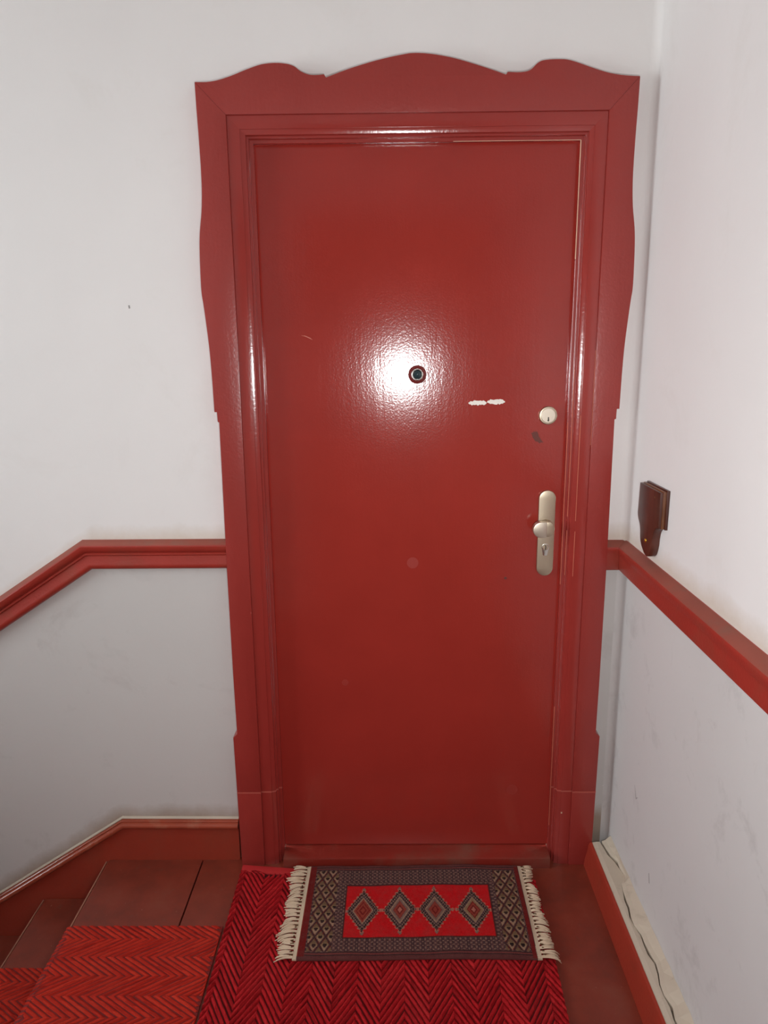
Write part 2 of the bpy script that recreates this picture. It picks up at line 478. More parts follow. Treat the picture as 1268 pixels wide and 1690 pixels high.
# string board along the wall: flat over the landing, then sloping with the flight
bb = empty('baseboard_back', (-.65, -.015, 0), 'brown-red skirting that bends and slopes down beside the stairs', 'skirting', 'structure')
TOPF = [(-.482, .112), (-.836, .114), (-3.1, .114 - (3.1 - .836) * SL)]
pts = [(-.482, .112), (-.836, .114), (-3.1, .114 - 2.264 * SL), (-3.1, .114 - 2.264 * SL - .42), (-.93, -.26), (-.482, 0)]
prism('board', pts, 0, -.015, lambda x, z, y: (x, y, z), 'string_red', bb)
S = [(p[0], p[1]) for p in TOPF]
bead = [(0, 0), (0, .0155)] + [(.001 + .009 * (1 - math.cos(math.pi * q / 12)), .0165 + .0100 * math.sin(math.pi * q / 12)) for q in range(13)] + [(.0200, .0150), (.0225, .0165), (.0250, .0140), (.026, .004), (.026, 0)]
sweep('bead', [(a, b) for a, b in reversed(S)], bead, lambda a, b, h: (a, -h, b), 'bead_red', bb)
edge = [(.0262, 0), (.0262, .0070), (.0280, .0075), (.0305, .0035), (.0315, 0)]
sweep('paint_edge', [(a, b) for a, b in reversed(S)], edge, lambda a, b, h: (a, -h, b), 'dirt_line', bb)['label'] = 'cream wall paint line along the top'
adopt(bb)

# ------------------------------------------------------------------ dado rails
DADO = [(.953, 0), (.953, .013), (.956, .018), (.961, .0215), (.966, .0225), (.970, .0220), (.990, .0165), (.993, .0165), (.996, .0205), (1.000, .0205), (1.002, .0180),
        (1.006, .0235), (1.011, .027), (1.018, .0292), (1.022, .0294), (1.0250, .0270), (1.0365, .003), (1.0365, 0)]
def dust_top(root, prof):          # the sloping top ledge carries a film of dust
    n = len(prof)
    for p in root.children[0].data.polygons:
        js = sorted(i % n for i in p.vertices)
        if len(js) == 4 and set(js) == {n - 3, n - 2}: p.material_index = 1
t2 = empty('trim_2', (-.868, 0, .995), 'red moulded dado rail that bends down over the stairs', 'dado rail', 'structure')
# path in the wall plane, going from the lower left up to the door so that the left normal points up
px = [(-3.19, .995 - (3.19 - .868) * SL), (-.868, .995), (-.462, .995)]
sweep('moulding', px, [(z - .995, d) for z, d in DADO], lambda a, b, h: (a, -h, b), ('rail_red', 'rail_dust'), t2)
dust_top(t2, DADO)
adopt(t2)
t3 = empty('trim_3', (XR, 0, .985), 'red dado rail running into the corner and along the side wall', 'dado rail', 'structure')
pr3 = [(d, z - .010) for z, d in ((.953, 0), (.953, .0200), (.956, .0240), (.962, .0252), (.975, .0252), (.990, .0262), (.998, .0262), (1.001, .0272), (1.012, .0292), (1.0185, .0298), (1.0220, .0285), (1.0365, .003), (1.0365, 0))]
sweep('moulding', [(XR, YF + .002), (XR, 0), (.590, 0)], pr3, lambda a, b, h: (a, b, h), ('rail_red', 'rail_dust'), t3)
dust_top(t3, pr3)
adopt(t3)

# ------------------------------------------------------------------ right skirting with its cracked plaster cap
br = empty('baseboard_right', (.62, -.5, 0), 'orange-red skirting under the side wall with a cracked cream plaster top', 'skirting', 'structure')
prof = [(.585, 0), (.5865, .02), (.594, .055), (.596, .072), (.599, .079), (.606, .081), (.606, 0)]
prism('board', prof, YF + .002, -.041, lambda x, z, y: (x, y, z), 'skirt_red', br)
ys = [-.041 - i * .03 for i in range(72)]
rnd = random.Random(5)
def crack_in(y):       # inner edge of the plaster cap
    b = .636 + .004 * math.sin(y * 23) + .003 * math.sin(y * 61 + 1)
    if -.22 < y < -.13: b += .016
    if y < -.26: b -= .006
    return b
def crack_w(y):
    g = .0035 + .002 * math.sin(y * 37) + .0015 * math.sin(y * 90)
    if -.13 < y: g += .0035
    if -.26 < y < -.19: g = .0006
    return max(.0006, g)
vv, ff = [], []
for i, y in enumerate(ys):
    e = crack_in(y) + rnd.uniform(-.0012, .0012)
    vv += [(.6062, y, .0), (.6062, y, .080), (.620, y, .0825), (e, y, .082 + rnd.uniform(-.0008, .0008)), (e, y, 0)]
for i in range(len(ys) - 1):
    for j in range(5): ff.append((i * 5 + j, i * 5 + (j + 1) % 5, (i + 1) * 5 + (j + 1) % 5, (i + 1) * 5 + j))
ff += [(0, 1, 2, 3, 4), tuple((len(ys) - 1) * 5 + j for j in range(5))]
mesh('plaster_cap', vv, ff, 'plaster', br)['label'] = 'cream plaster ledge with a dark crack'
vv, ff = [], []
for i, y in enumerate(ys):
    e = min(.6605, crack_in(y) + crack_w(y)) + rnd.uniform(-.0008, .0008)
    vv += [(e, y, .0), (e, y, .084), (min(.6612, e + .010), y, .088), (XR - .0003, y, .100 + rnd.uniform(-.005, .005)), (XR - .0003, y, 0)]
for i in range(len(ys) - 1):
    for j in range(5): ff.append((i * 5 + j, i * 5 + (j + 1) % 5, (i + 1) * 5 + (j + 1) % 5, (i + 1) * 5 + j))
ff += [(0, 1, 2, 3, 4), tuple((len(ys) - 1) * 5 + j for j in range(5))]
mesh('plaster_fillet', vv, ff, 'plaster', br)
box('crack', (.61, YF + .01, .02), (.6615, -.043, .0715), 'crack', br)
adopt(br)

# ------------------------------------------------------------------ carved door surround
CX = .0675
FX0, FX1, FT = -.341, .478, 2.062        # visible edge of the leaf
SG = .060                                # start of the flat boards
half = [(.5402, 2.1955), (.5395, 2.13), (.5380, 2.064), (.5375, 1.988), (.5390, 1.94), (.5425, 1.899), (.5497, 1.852), (.553, 1.812), (.5548, 1.754),
        (.5550, 1.705), (.5520, 1.675), (.5478, 1.625), (.5432, 1.557), (.5412, 1.487), (.5402, 1.397)]
halfs = spline(half, 4) + [(.5335, 1.397), (.5330, 1.3705), (.5290, 1.3695), (.5310, 1.06), (.5318, .95), (.5318, .63), (.5303, .448), (.5425, .436)]
top1 = [(-.4727, 2.1955), (-.4431, 2.1951), (-.415, 2.1989), (-.3819, 2.2082), (-.344, 2.2215), (-.3065, 2.2323), (-.274, 2.2348), (-.2463, 2.2324), (-.228, 2.2264), (-.2145, 2.2166), (-.1962, 2.2089), (-.1777, 2.207), (-.1568, 2.2085)]
top2 = [(-.1524, 2.2013), (-.108, 2.2162), (-.0616, 2.2294), (-.0153, 2.2404), (.0307, 2.249), (.0631, 2.2524), (.1039, 2.2496), (.1524, 2.2412), (.2009, 2.2285), (.2496, 2.2139), (.2838, 2.2026)]
top3 = [(.2875, 2.2087), (.3175, 2.2075), (.3415, 2.212), (.3602, 2.2279), (.3793, 2.2337), (.4226, 2.2345), (.4518, 2.2281), (.491, 2.2154), (.5303, 2.2041), (.5693, 2.1979), (.6077, 2.1955)]
fr = empty('trim_1', (CX, 0, 0), 'carved red door surround with a wavy top and curved sides', 'door frame', 'structure')
mp = lambda x, z, y: (x, y, z)
ZP = .252
for sgn in (-1, 1):
    xi = (FX0 - SG) if sgn < 0 else (FX1 + SG)
    lower = .5385 + (.5425 - .5385) * ZP / .436
    out = [(CX + sgn * a, z) for a, z in halfs] + [(CX + sgn * lower, ZP + .001)]
    prism('side_board', out + [(xi, ZP + .001), (xi, FT + SG)], -.04, 0, mp, 'frame_red', fr, .0012)
    prism('plinth', [(CX + sgn * lower, ZP - .001), (CX + sgn * .5385, 0), (xi, 0), (xi, ZP - .001)], -.04, 0, mp, 'frame_red', fr, .001)
hd = spline(top1, 4) + spline(top2, 4) + spline(top3, 4)
prism('head_board', hd + [(FX1 + SG, FT + SG), (FX0 - SG, FT + SG)], -.0402, 0, mp, 'frame_red', fr, .0012)
# inner moulding, profile (distance outward from the leaf, height off the wall)
PM = [(0, 0), (0, -.0125), (.001, -.0135), (.0085, -.0135), (.0095, -.0145), (.0095, -.0205), (.0105, -.0218), (.0145, -.0218), (.0155, -.0230), (.0158, -.0290)]
for k in range(0, 9):
    t = k / 8; PM.append((.0162 + .0118 * t, -.0303 - .0042 * t + .0012 * t * t))
PM += [(.0284, -.0348), (.0292, -.0352), (.0583, -.0352), (.0587, -.0342), (.0591, -.0342), (.0595, -.0352), (.0600, -.0352), (.0600, 0)]
def mould(kind):
    v, f = [], []; k = len(PM)
    for e in (0, 1):
        for s, y in PM:
            if kind == 'l': v.append((FX0 - s, y, 0 if e == 0 else FT + s))
            elif kind == 'r': v.append((FX1 + s, y, 0 if e == 0 else FT + s))
            else: v.append(((FX0 - s) if e == 0 else (FX1 + s), y, FT + s))
    f = [(j, (j + 1) % k, k + (j + 1) % k, k + j) for j in range(k)] + [tuple(range(k)), tuple(range(k, 2 * k))]
    return auto_smooth(mesh('moulding', v, f, 'mould_red', fr), 28)
for kd in 'lrt': mould(kd)
# pale filled joint across both jambs, a hair proud, following the profile
for sgn in (-1, 1):
    v, f = [], []
    lower = .5385 + (.5425 - .5385) * ZP / .436
    X = lambda s: (FX0 - s) if sgn < 0 else (FX1 + s)
    pth = [(X(s), y) for s, y in PM[1:-1]] + [(X(SG), -.04), (CX + sgn * lower, -.04), (CX + sgn * lower, -.001)]
    for x, y in pth:
        g = .0006
        v += [(x, y - g, ZP - .0022), (x, y - g, ZP + .0022), (x, y + .004, ZP + .0022), (x, y + .004, ZP - .0022)]
    for i in range(len(pth) - 1):
        for j in range(4): f.append((i * 4 + j, i * 4 + (j + 1) % 4, i * 4 + 4 + (j + 1) % 4, i * 4 + 4 + j))
    f += [(0, 1, 2, 3), tuple((len(pth) - 1) * 4 + j for j in range(4))]
    mesh('filled_joint', v, f, 'filler', fr)['label'] = 'pale pink filled joint line'
# bare and rubbed edges on the lock side
box('bare_edge', (FX1 - .0006, -.0140, 1.78), (FX1 + .0012, -.0118, FT), 'bare', fr)['label'] = 'bare wood edge line'
box('bare_edge', (.16, -.0140, FT - .0002), (FX1, -.0122, FT + .0008), 'bare', fr)
for x0, y0, za, zb in ((.0100, -.0222, .93, 1.06), (.0100, -.0222, 1.10, 1.50), (.0292, -.0356, .93, 1.06), (.0292, -.0356, 1.09, 1.38), (.0008, -.0140, .90, 1.36), (.0008, -.0140, 0.12, .52), (.0598, -.0358, 1.30, 1.55)):  # pale strips: rubbed paint, with the edge highlights put into their colour
    box('rubbed_edge', (FX1 + x0 - .0008, y0 - .0003, za), (FX1 + x0 + .0008, y0 + .0012, zb), 'worn', fr)['label'] = 'rubbed pale paint edge with painted highlight'
box('paint_chip', (.508, -.0358, .176), (.512, -.0350, .181), 'bare', fr)
box('paint_chip', (-.404, -.0408, .826), (-.401, -.0398, .830), 'filler', fr)
adopt(fr)

# threshold
th = tag(prism('threshold', [(-.056, 0), (-.0575, .030), (-.056, .035), (-.052, .0365), (.052, .0365), (.052, 0)], -.3400, .4772, lambda y, z, x: (x, y, z), 'sill_red'),
         'worn red wooden threshold under the door', 'threshold', kind='structure')
th.name = 'trim_4'

# ------------------------------------------------------------------ door leaf and its fittings
dr = empty('door_1', (FX0, .02, .04), 'glossy dark red flat front door with peephole, lock and knob', 'door', 'structure')
LY = .006
box('leaf', (FX0 - .0045, LY, .0385), (FX1 + .0045, LY + .048, FT + .0035), 'door_red', dr, .0015)
# peephole
pc = (.0715, LY, 1.490)
pe = lathe('peephole', [(.0245, 0), (.0245, .004), (.0225, .0075), (.0185, .0085), (.0165, .0075), (.016, .001)], pc, '-y', 'ring_brown', dr)
lathe('ring', [(.0158, .001), (.0158, .0085), (.0145, .0098), (.0125, .0092), (.0112, .006), (.0112, .001)], pc, '-y', 'steel', pe)
lathe('lens', [(.0111, .001), (.0108, .0055), (.0085, .0072), (.004, .0082), (.0004, .0084)], pc, '-y', 'lens', pe)
# upper cylinder lock
lc = (.4275, LY, 1.3775)
lk = lathe('lock_rosette', [(.0248, 0), (.0248, .0055), (.0236, .0082), (.0222, .0088), (.0200, .0088), (.0196, .0080)], lc, '-y', 'nickel', dr)
lathe('cylinder', [(.0194, .001), (.0194, .0088), (.0188, .0093), (.0004, .0094)], lc, '-y', 'nickel_light', lk)
kw = prism('keyhole', [(-.0014, -.006), (.0014, -.006), (.0022, -.002), (.0010, .0015), (.0018, .0045), (-.0008, .0058), (-.0018, .003), (-.0010, .0), (-.0022, -.003)], 0, .0008,
      lambda a, b, h: (lc[0] + .0005 + a, lc[1] - .0092 - h, lc[2] - .0095 + b), 'hole', lk)
# long plate with cranked knob
hx, hz0, hz1, hw = .4345, .9225, 1.1705, .0235
def stadium(cx, z0, z1, r, n=14):
    p = [(cx + r * math.cos(t), z1 - r + r * math.sin(t)) for t in [math.pi * k / n for k in range(n + 1)]]
    return p + [(cx + r * math.cos(t), z0 + r + r * math.sin(t)) for t in [math.pi + math.pi * k / n for k in range(n + 1)]]
hp = prism('handle_plate', stadium(hx, hz0, hz1, hw), LY, LY - .0115, mp, 'nickel', dr, .0035)
kz = 1.068
kn = lathe('knob', [(.0205, .0112), (.0200, .014), (.0170, .018), (.0155, .030), (.0165, .038), (.0185, .0405), (.0185, .0415)], (.4325, LY, kz), '-y', 'nickel', hp, 36)
def dshape(x0, x1, zc, hh, n=16):
    r = hh
    p = [(x0 + r + r * math.cos(t), zc + r * math.sin(t)) for t in [math.pi / 2 + math.pi * k / n for k in range(n + 1)]]
    return p + [(x1, zc - hh), (x1, zc + hh)]
prism('grip', dshape(.3890, .4270, kz, .0225), LY - .036, LY - .056, mp, 'nickel_light', kn, .003)
prism('grip_neck', stadium(.4330, kz - .0215, kz + .0215, .0140, 10), LY - .036, LY - .050, mp, 'nickel', kn, .003)
# euro cylinder below the knob
kc = (.4335, LY - .0112, 1.0015)
ec = prism('cylinder_collar', [(kc[0] + a, kc[2] + b) for a, b in [(.0105 * math.cos(t), .006 + .0105 * math.sin(t)) for t in [math.pi * k / 12 for k in range(-2, 15)]] + [(-.0062, -.016), (-.004, -.0185), (.004, -.0185), (.0062, -.016)]],
           kc[1], kc[1] - .002, mp, 'steel', hp, .0005)
lathe('cylinder_core', [(.0085, .0), (.0085, .0026), (.0075, .0032), (.0003, .0032)], (kc[0], kc[1], kc[2] + .006), '-y', 'nickel', ec, 24)
prism('keyway', [(kc[0] - .0012, kc[2] - .001), (kc[0] + .0012, kc[2] - .001), (kc[0] + .0022, kc[2] + .005), (kc[0] + .0008, kc[2] + .0125), (kc[0] - .0014, kc[2] + .0125), (kc[0] - .0004, kc[2] + .006)], kc[1] - .003, kc[1] - .0036, mp, 'hole', ec)
# scraped paint, smudges, scratches: thin raised or flat marks on the leaf
def mark(name, pts, mat, label=None, t=.0005):
    o = prism(name, pts, LY + .0005, LY - t, mp, mat, dr)
    if label: o['label'] = label
    return o
rs = random.Random(3)
def scrape(x0, x1, zc, hh):
    n = 16; up = []; dn = []
    for k in range(n + 1):
        t = k / n; x = x0 + (x1 - x0) * t; e = min(1, 5 * t + .25, 5 * (1 - t) + .25)
        up.append((x, zc + hh * e * rs.uniform(.5, 1.0))); dn.append((x, zc - hh * e * rs.uniform(.5, 1.0)))
    return up + dn[::-1]
mark('paint_scrape', scrape(.2110, .2600, 1.4125, .0074), 'white_scrape', 'white scraped streak', .0007)
mark('paint_scrape', scrape(.2615, .3100, 1.4150, .0076), 'white_scrape', 'white scraped streak', .0007)
mark('smudge', [(.3840, 1.3290), (.3900, 1.3320), (.3925, 1.3345), (.3960, 1.3320), (.3990, 1.3350), (.4035, 1.3280), (.4055, 1.3200), (.4120, 1.3110), (.4190, 1.3020), (.4120, 1.3040), (.4080, 1.3000), (.4040, 1.3050), (.3975, 1.3060), (.3925, 1.3120), (.3880, 1.3190), (.3870, 1.3250)], 'smudge', 'dark brown smudge')
def disc(x, z, r, n=20): return [(x + r * math.cos(2 * math.pi * k / n), z + r * math.sin(2 * math.pi * k / n)) for k in range(n)]
mark('faint_spot', disc(.0590, .9600, .0165), 'faint', 'faint round spot', .0002)
mark('faint_spot', disc(.3650, .2300, .0170), 'faint', None, .0002)
mark('faint_spot', disc(-.1420, .5900, .0100), 'faint', None, .0002)
mark('dent', disc(.3255, .9130, .0042), 'smudge', 'small dark dent')
mark('scratch', [(-.2400, 1.5955), (-.2280, 1.5925), (-.2160, 1.5870), (-.2080, 1.5830), (-.2150, 1.5886), (-.2280, 1.5942)], 'scratch', 'thin pale scratch')
mark('scratch', [(.0780, 1.5962), (.0930, 1.5975), (.1080, 1.5972), (.0930, 1.5985)], 'scratch')
mark('scratch', [(.4015, 1.383), (.4035, 1.384), (.4055, 1.368), (.4035, 1.366)], 'scratch')
mark('scratch', [(.0700, 1.462), (.0712, 1.462), (.0716, 1.452), (.0745, 1.4495), (.0716, 1.4500), (.0690, 1.4490), (.0708, 1.452)], 'smudge')  # small dark mark just below the peephole
adopt(dr)

# ------------------------------------------------------------------ wooden bracket on the side wall
wbk = empty('wall_bracket', (XR, -.23, 1.05), 'dark wooden stepped wall bracket with tapered tail above the side rail', 'bracket')
mx = lambda y, z, h: (XR - h, y, z)
slab = [(-.139, 1.2170), (-.2850, 1.2170), (-.2850, 1.130)] + spline([(-.2700, 1.1270), (-.2560, 1.1140), (-.2500, 1.0960), (-.2480, 1.0760), (-.2430, 1.0610),
        (-.2350, 1.0490), (-.2210, 1.0420), (-.2050, 1.0445), (-.1900, 1.0520), (-.1740, 1.0650), (-.1660, 1.0800), (-.1630, 1.0950), (-.1560, 1.1100), (-.1430, 1.1230), (-.1360, 1.1360)], 3)
prism('slab', slab, 0, .0205, mx, 'wood', wbk, .0016)
prism('moulded_step', [(-.150, 1.2235), (-.2920, 1.2235), (-.2920, 1.1270), (-.2700, 1.1290), (-.2700, 1.200), (-.150, 1.200)], 0, .0070, mx, 'wood', wbk, .0012)
prism('moulded_step', [(-.146, 1.2200), (-.2885, 1.2200), (-.2885, 1.1285), (-.2720, 1.1295), (-.2720, 1.203), (-.146, 1.203)], .0069, .0140, mx, 'wood_edge', wbk, .0015)
lathe('screw', [(.0058, 0), (.0055, .0012), (.0040, .0024), (.0004, .0030)], (XR - .0203, -.2080, 1.0800), '-x', 'brass', wbk, 20)['label'] = 'brass screw head'
lathe('pin', [(.0028, 0), (.0024, .0009), (.0003, .0012)], (XR - .0203, -.250, 1.200), '-x', 'wood_edge', wbk, 14)
adopt(wbk)

# ------------------------------------------------------------------ herringbone weave made of single ribs
def weave(ulen, vlen, period, pitch, ht, slope, mp3, u0=lambda vv: 0.0, seed=1, v_first=0.0, fill=.40):
    r = random.Random(seed); h = period / 2; V, F, T = [], [], []
    nc = int(math.ceil((vlen - v_first) / h)) + 2
    for j in range(-1, nc):
        va, vb = v_first + j * h, v_first + (j + 1) * h
        va, vb = max(0, va), min(vlen, vb)
        if vb - va < .004: continue
        full = h; rise = h * slope
        sgn = 1 if j % 2 else -1
        fa = (va - (v_first + j * h)) / h; fb = (vb - (v_first + j * h)) / h
        k0 = int(-rise / pitch) - 1; k1 = int((ulen + rise) / pitch) + 2
        for k in range(k0, k1):
            c = k * pitch + r.uniform(-.0008, .0008); tone = .5 + r.uniform(-.28, .28); n = 4; prev = None; wd = pitch * fill
            for i in range(n + 1):
                t = i / n; vv = va + (vb - va) * t; ft = fa + (fb - fa) * t
                uu = c + sgn * (ft - .5) * rise; lo = u0(vv)
                hh = ht * (1 + r.uniform(-.22, .22)); ww = wd * (1 + r.uniform(-.12, .12))
                row = []
                for du, z in ((-ww, 0), (-ww * .75, hh * .8), (0, hh), (ww * .75, hh * .8), (ww, 0)):
                    row.append((min(ulen, max(lo, uu + du)), vv, z))
                if prev is not None:
                    if max(p[0] for p in row + prev) - min(p[0] for p in row + prev) > 1e-4 and max(p[0] for p in row) > lo + 1e-5:
                        b = len(V); V += [mp3(*p) for p in prev] + [mp3(*p) for p in row]
                        for q in range(4): F.append((b + q, b + q + 1, b + 6 + q, b + 5 + q)); T.append(min(1, max(0, tone + r.uniform(-.3, .3))))
                prev = row
    return V, F, T
def weave_obj(name, data, mat, parent):
    V, F, T = data
    me = bpy.data.meshes.new(name); me.from_pydata(V, [], F)
    a = me.attributes.new('tone', 'FLOAT', 'FACE'); a.data.foreach_set('value', T)
    for p in me.polygons: p.use_smooth = True
    o = link(name, me, parent, (mat,)); o['kind'] = 'stuff'
    return o

# landing carpet: u runs from the door towards the camera, v from left to right
CL, CR, CU = -.467, .4205, 1.95
lcpt = empty('landing_carpet', (0, -.6, 0), 'crimson herringbone coir carpet on the landing under the small rug', 'carpet')
def ctop(vv): return .075 + .030 * vv / .3 if vv < .3 else .105 + .02 * (vv - .3)
def cright(u): return CR - .012 * min(1, max(0, (u - .3) / .3)) if u > .3 else CR
box('backing', (CL, -CU, .0002), (CR - .012, -.075, .0045), 'carpet_base', lcpt)
weave_obj('woven_ribs', weave(CU, CR - CL, .1196, .0235, .0080, 1.68, lambda u, vv, z: (CL + vv * (1 - .012 * min(1, max(0, (u - .3) / .3))), -u, .004 + z), ctop, 11, -.0431), 'carpet', lcpt)
prism('binding', [(CL, -.048), (CL + .27, -.076), (CL + .27, -.106), (CL, -.078)], .0002, .0085, lambda x, y, z: (x, y, z), 'binding', lcpt, .0012)['label'] = 'plain crimson edging tape'
adopt(lcpt)

# stair runner: follows the treads down
rc = empty('stair_runner', (-.69, -.6, 0), 'orange-red herringbone coir runner laid down the stairs', 'carpet')
TH = .0075
path = [(-.4745, 0.0)]
for i in range(0, 9):
    xn = -.905 - RUN * i; z = -RISE * i
    path += [(xn + .010, z), (xn - .0005, z - .006), (xn - .002, z - .018), (xn - .001, z - RISE + .012), (xn - .007, z - RISE + .001)]
plen = [0.0]
for a, b in zip(path, path[1:]): plen.append(plen[-1] + math.hypot(b[0] - a[0], b[1] - a[1]))
def on_path(u, off):
    u = max(0.0, min(u, plen[-1] - 1e-6))
    i = 0
    while plen[i + 1] < u: i += 1
    t = (u - plen[i]) / (plen[i + 1] - plen[i]); a, b = path[i], path[i + 1]
    def nrm(i):
        i = max(0, min(len(path) - 2, i)); dx, dz = path[i + 1][0] - path[i][0], path[i + 1][1] - path[i][1]; l = math.hypot(dx, dz); return (dz / l, -dx / l)
    n0, n1, n2 = nrm(i - 1), nrm(i), nrm(i + 1)
    na = ((n0[0] + n1[0]) / 2, (n0[1] + n1[1]) / 2); nb = ((n2[0] + n1[0]) / 2, (n2[1] + n1[1]) / 2)
    nx, nz = na[0] * (1 - t) + nb[0] * t, na[1] * (1 - t) + nb[1] * t; l = math.hypot(nx, nz) or 1
    return a[0] + (b[0] - a[0]) * t + nx / l * off, a[1] + (b[1] - a[1]) * t + nz / l * off
RY0, RY1 = -.288, -1.02
ULEN = plen[-1]
us = sorted(set([0.0] + plen + [ULEN * k / 160 for k in range(161)]))
v, f = [], []
for u in us:
    x0, z0 = on_path(u, .0004); x1, z1 = on_path(u, .0048)
    v += [(x0, RY0, z0), (x1, RY0, z1), (x1, RY1, z1), (x0, RY1, z0)]
for i in range(len(us) - 1):
    for j in range(4): f.append((i * 4 + j, i * 4 + (j + 1) % 4, i * 4 + 4 + (j + 1) % 4, i * 4 + 4 + j))
f += [(0, 1, 2, 3), tuple((len(us) - 1) * 4 + j for j in range(4))]
mesh('backing', v, f, 'runner_base', rc)
def rmap(u, vv, z):
    x, zz = on_path(u, .0042 + z); return (x, RY0 - vv, zz)
weave_obj('woven_ribs', weave(min(ULEN, 1.25), RY0 - RY1, .1180, .0225, .0032, 1.6, rmap, fill=.39, seed=21, v_first=-.014), 'runner', rc)
adopt(rc)

# ------------------------------------------------------------------ small oriental rug
rug = empty('oriental_rug', (.06, -.24, .012), 'small dark bordered oriental rug with four diamonds and cream fringes', 'rug')
RX0, RX1, RYT, RYB = -.2525, .3745, -.068, -.4105
RZ = .0135
NX, NY = 300, 164
C_ = {k: srgb(*c)[:3] for k, c in dict(edge=(88, 46, 44), edge2=(112, 54, 50), dark=(58, 36, 36), mid=(92, 60, 54), red=(178, 20, 24), dred=(104, 26, 24),
      olive=(128, 102, 74), olive2=(106, 82, 58), black=(36, 26, 24), pink=(160, 98, 82), rust=(132, 54, 42), grey=(116, 90, 80), blue=(70, 50, 54), tan=(144, 114, 92)).items()}
rk = random.Random(9)
FXa, FXb, FYa, FYb = -.140, .279, -.1480, -.3465
DIA = (-.0868, .0168, .1165, .2245)
def knot(x, y):
    d = min(x - RX0, RX1 - x, (RYT - y), (y - RYB))
    # end strips of plain dark red, and thin outer guard stripes
    if x - RX0 < .019 and RYT - y > .004 and y - RYB > .006: return C_['dred'] if x - RX0 > .003 else C_['rust']
    if RX1 - x < .012 and RYT - y > .006: return C_['dred'] if RX1 - x > .003 else C_['edge']
    yy = min(RYT - y, y - RYB)
    if yy < .008: return C_['edge']
    if yy < .012: return C_['dark']
    if yy < .017: return C_['edge2']
    if yy < .021: return C_['dark']
    if FXa < x < FXb and FYb < y < FYa:
        e = min(x - FXa, FXb - x, FYa - y, y - FYb)
        if e < .003: return C_['dark']
        if e < .0055: return C_['dred']
        for i, cx in enumerate(DIA):
            ax, ay = abs(x - cx), abs(y + .2475)
            q = ax / .0500 + ay / .0840
            saw = .06 * (1 if int((ay + 1) / .0062) % 2 else -.4)
            if q < .13: return C_['rust'] if i % 2 == 0 else C_['pink']
            if q < .22: return C_['dred']
            if q < .34: return C_['rust']
            if q < .52: return (C_['rust'], C_['grey'], C_['grey'], C_['olive'])[i] if q > .40 else C_['dred'] if i in (0, 3) else C_['edge2']
            if q < .60: return C_['tan']
            if q < .67: return C_['blue']
            if q < .86 + saw: return C_['black'] if (int((ay + 1) / .0062) + int((ax + 1) / .0045)) % 2 else C_['grey']
            if q < .95 + saw: return C_['pink'] if q > .9 else C_['dark']
            if ax > .046 and ay < .007 and q < 1.08: return C_['pink']
            if ay > .076 and ax < .005 and q < 1.06: return C_['grey']
        return C_['red']
    # panels at both ends: lattice of little lozenges
    pa = (RX0 + .0225, RX0 + .0885) if x < 0 else (RX1 - .0800, RX1 - .0165)
    if pa[0] < x < pa[1] and yy > .024:
        px_, py_ = (x - pa[0] - .0025) / .0300, (RYT - y - .026) / .0545
        a, b = (px_ + py_) % 1, (px_ - py_) % 1
        if min(a, 1 - a) < .07 or min(b, 1 - b) < .07: return C_['dark']
        if min(a, 1 - a) < .13 or min(b, 1 - b) < .13: return C_['dred'] if int(px_ * 7 + py_ * 5) % 3 == 0 else C_['mid']
        dx, dy = (a + b - 1) / 2 * .0300, (a - b) / 2 * .0545
        if abs(dx) < .0052 and abs(dy) < .0034: return C_['black']
        if abs(dx) < .0030 and .0034 < dy < .0075: return C_['dark']
        return C_['tan'] if dy > .002 else C_['olive'] if dy > -.006 else C_['olive2']
    # narrow patterned border
    t = (x if yy < .07 and FXa - .03 < x < FXb + .03 else y)
    s = math.sin(t * 2 * math.pi / .0135); o = math.cos((x if t is y else y) * 2 * math.pi / .0135)
    if s * o > .35: return C_['grey']
    if s * o < -.45: return C_['blue']
    return C_['mid'] if s > 0 else C_['dark']
v, f, col = [], [], []
def rz(x, y):
    return RZ + .0075 + .0012 * math.sin(x * 17 + 1) * math.sin(y * 21) + .0008 * math.sin(x * 45 + y * 30)
def rshear(y):   # the far edge is pulled a little
    t = (RYT - y) / (RYT - RYB); return -.003 * t
for j in range(NY + 1):
    y = RYT + (RYB - RYT) * j / NY
    for i in range(NX + 1):
        x = RX0 + (RX1 - RX0) * i / NX
        v.append((x + rshear(y), y + .003 * math.sin(x * 9), rz(x, y) + rk.uniform(-.0003, .0003)))
for j in range(NY):
    y = RYT + (RYB - RYT) * (j + .5) / NY
    for i in range(NX):
        x = RX0 + (RX1 - RX0) * (i + .5) / NX
        a = j * (NX + 1) + i; f.append((a, a + NX + 1, a + NX + 2, a + 1))
        c = knot(x, y); g = rk.uniform(.82, 1.15); col.append((c[0] * g, c[1] * g, c[2] * g))
rim = [i for i in range(NX + 1)] + [j * (NX + 1) + NX for j in range(1, NY + 1)] + [NY * (NX + 1) + i for i in range(NX - 1, -1, -1)] + [j * (NX + 1) for j in range(NY - 1, 0, -1)]
b = len(v)
for i in rim: v.append((v[i][0], v[i][1], RZ + .0002))
for k in range(len(rim)):
    k2 = (k + 1) % len(rim); f.append((rim[k], rim[k2], b + k2, b + k)); col.append(C_['edge'])
me = bpy.data.meshes.new('pile'); me.from_pydata(v, [], f)
at = me.attributes.new('knot', 'FLOAT_COLOR', 'FACE')
at.data.foreach_set('color', [q for c in col for q in (c[0], c[1], c[2], 1)])
for p in me.polygons: p.use_smooth = True
pile = link('pile', me, rug, ('knots',))
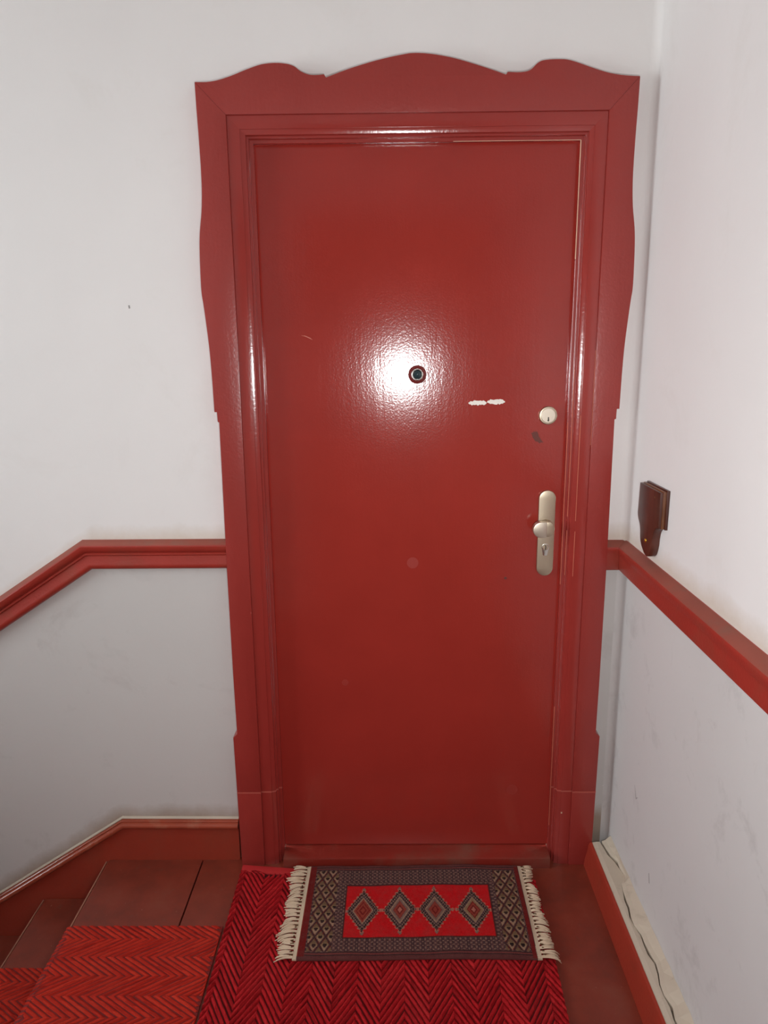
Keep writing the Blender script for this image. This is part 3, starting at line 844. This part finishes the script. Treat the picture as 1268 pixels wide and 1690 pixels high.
# cream woven end bands and the fringe of knotted tassels
rt = random.Random(17)
for sgn, xe in ((-1, RX0), (1, RX1)):
    n = 40; bv, bf = [], []
    for k in range(n + 1):
        y = RYT + (RYB - RYT) * k / n; xs = xe + rshear(y); yo = .003 * math.sin(xe * 9); wv = .0006 * math.sin(k * 1.3)
        z = RZ + .0045
        bv += [(xs - sgn * .0012, y + yo, z + .0015), (xs + sgn * (.0105 + wv), y + yo, z), (xs + sgn * (.0105 + wv), y + yo, RZ + .0003), (xs - sgn * .0012, y + yo, RZ + .0003)]
    for k in range(n):
        for j in range(4): bf.append((k * 4 + j, k * 4 + (j + 1) % 4, k * 4 + 4 + (j + 1) % 4, k * 4 + 4 + j))
    bf += [(0, 1, 2, 3), tuple(n * 4 + j for j in range(4))]
    mesh('end_band', bv, bf, 'cream_band', rug)['label'] = 'cream woven end band'
    nt = 24
    for k in range(nt):
        t = (k + .5) / nt; y = RYT + (RYB - RYT) * t + .003 * math.sin(xe * 9); xs = xe + rshear(y) + sgn * .0100
        ln = (.046 if sgn < 0 else .034) * (1 + .10 * math.sin(k * .9 + sgn)) * rt.uniform(.9, 1.12)
        if sgn > 0: ln *= .85 + .35 * t
        lean = rt.uniform(-.010, .010) + .006 * math.sin(k * .7) - .004
        V, F = [], []
        for s_ in range(6):                       # six yarns in a tassel
            o0 = (s_ - 2.5) * .0011; o1 = (s_ - 2.5) * .0030 + rt.uniform(-.0016, .0016); l_ = ln * rt.uniform(.86, 1.06); zt = rt.uniform(0, .003)
            rings = []
            for q in range(6):
                w_ = q / 5; cx = xs + sgn * l_ * w_; cy = y + o0 * (1 - w_) + o1 * w_ + lean * w_ * w_
                over = sgn > 0 and cx > CR + .002
                base = RZ + .002 if not over else max(.0022, RZ - (cx - CR) * .45)
                cz = RZ + .0045 + (base - RZ - .0045) * w_ ** .7 + .0035 * math.sin(w_ * math.pi) + zt * w_
                r_ = .00115 + .0004 * math.sin(w_ * math.pi); rings.append([(cx, cy + r_ * math.cos(a_), cz + r_ * math.sin(a_)) for a_ in (.4, 1.65, 2.9, 4.15, 5.4)])
            bs = len(V)
            for r5 in rings: V += r5
            for q in range(5):
                for j in range(5): F.append((bs + q * 5 + j, bs + q * 5 + (j + 1) % 5, bs + q * 5 + 5 + (j + 1) % 5, bs + q * 5 + 5 + j))
            F.append(tuple(bs + 25 + j for j in range(5)))
        mesh('tassel', V, F, 'cream', rug, True)
    V, F = [], []
    for k in range(26):                            # dark specks standing in for shade among the knots at the fringe root
        t = (k + .5 + rt.uniform(-.3, .3)) / 26; y = RYT + (RYB - RYT) * t; x = xe + rshear(y) + sgn * (.013 + rt.uniform(0, .006)); z = RZ + .0078
        l_ = rt.uniform(.002, .005); h_ = rt.uniform(.0010, .0018); bs = len(V)
        for dx in (-l_, l_):
            for dy, dz in ((-h_, -.002), (h_, -.002), (h_ * .5, .0012), (-h_ * .5, .0012)): V.append((x + dx, y + dy - sgn * dx * .3, z + dz))
        F += [(bs, bs + 1, bs + 2, bs + 3), (bs + 4, bs + 5, bs + 6, bs + 7)] + [(bs + j, bs + (j + 1) % 4, bs + 4 + (j + 1) % 4, bs + 4 + j) for j in range(4)]
    mesh('fringe_knot_shade', V, F, 'knot_shade', rug)['kind'] = 'stuff'
adopt(rug)
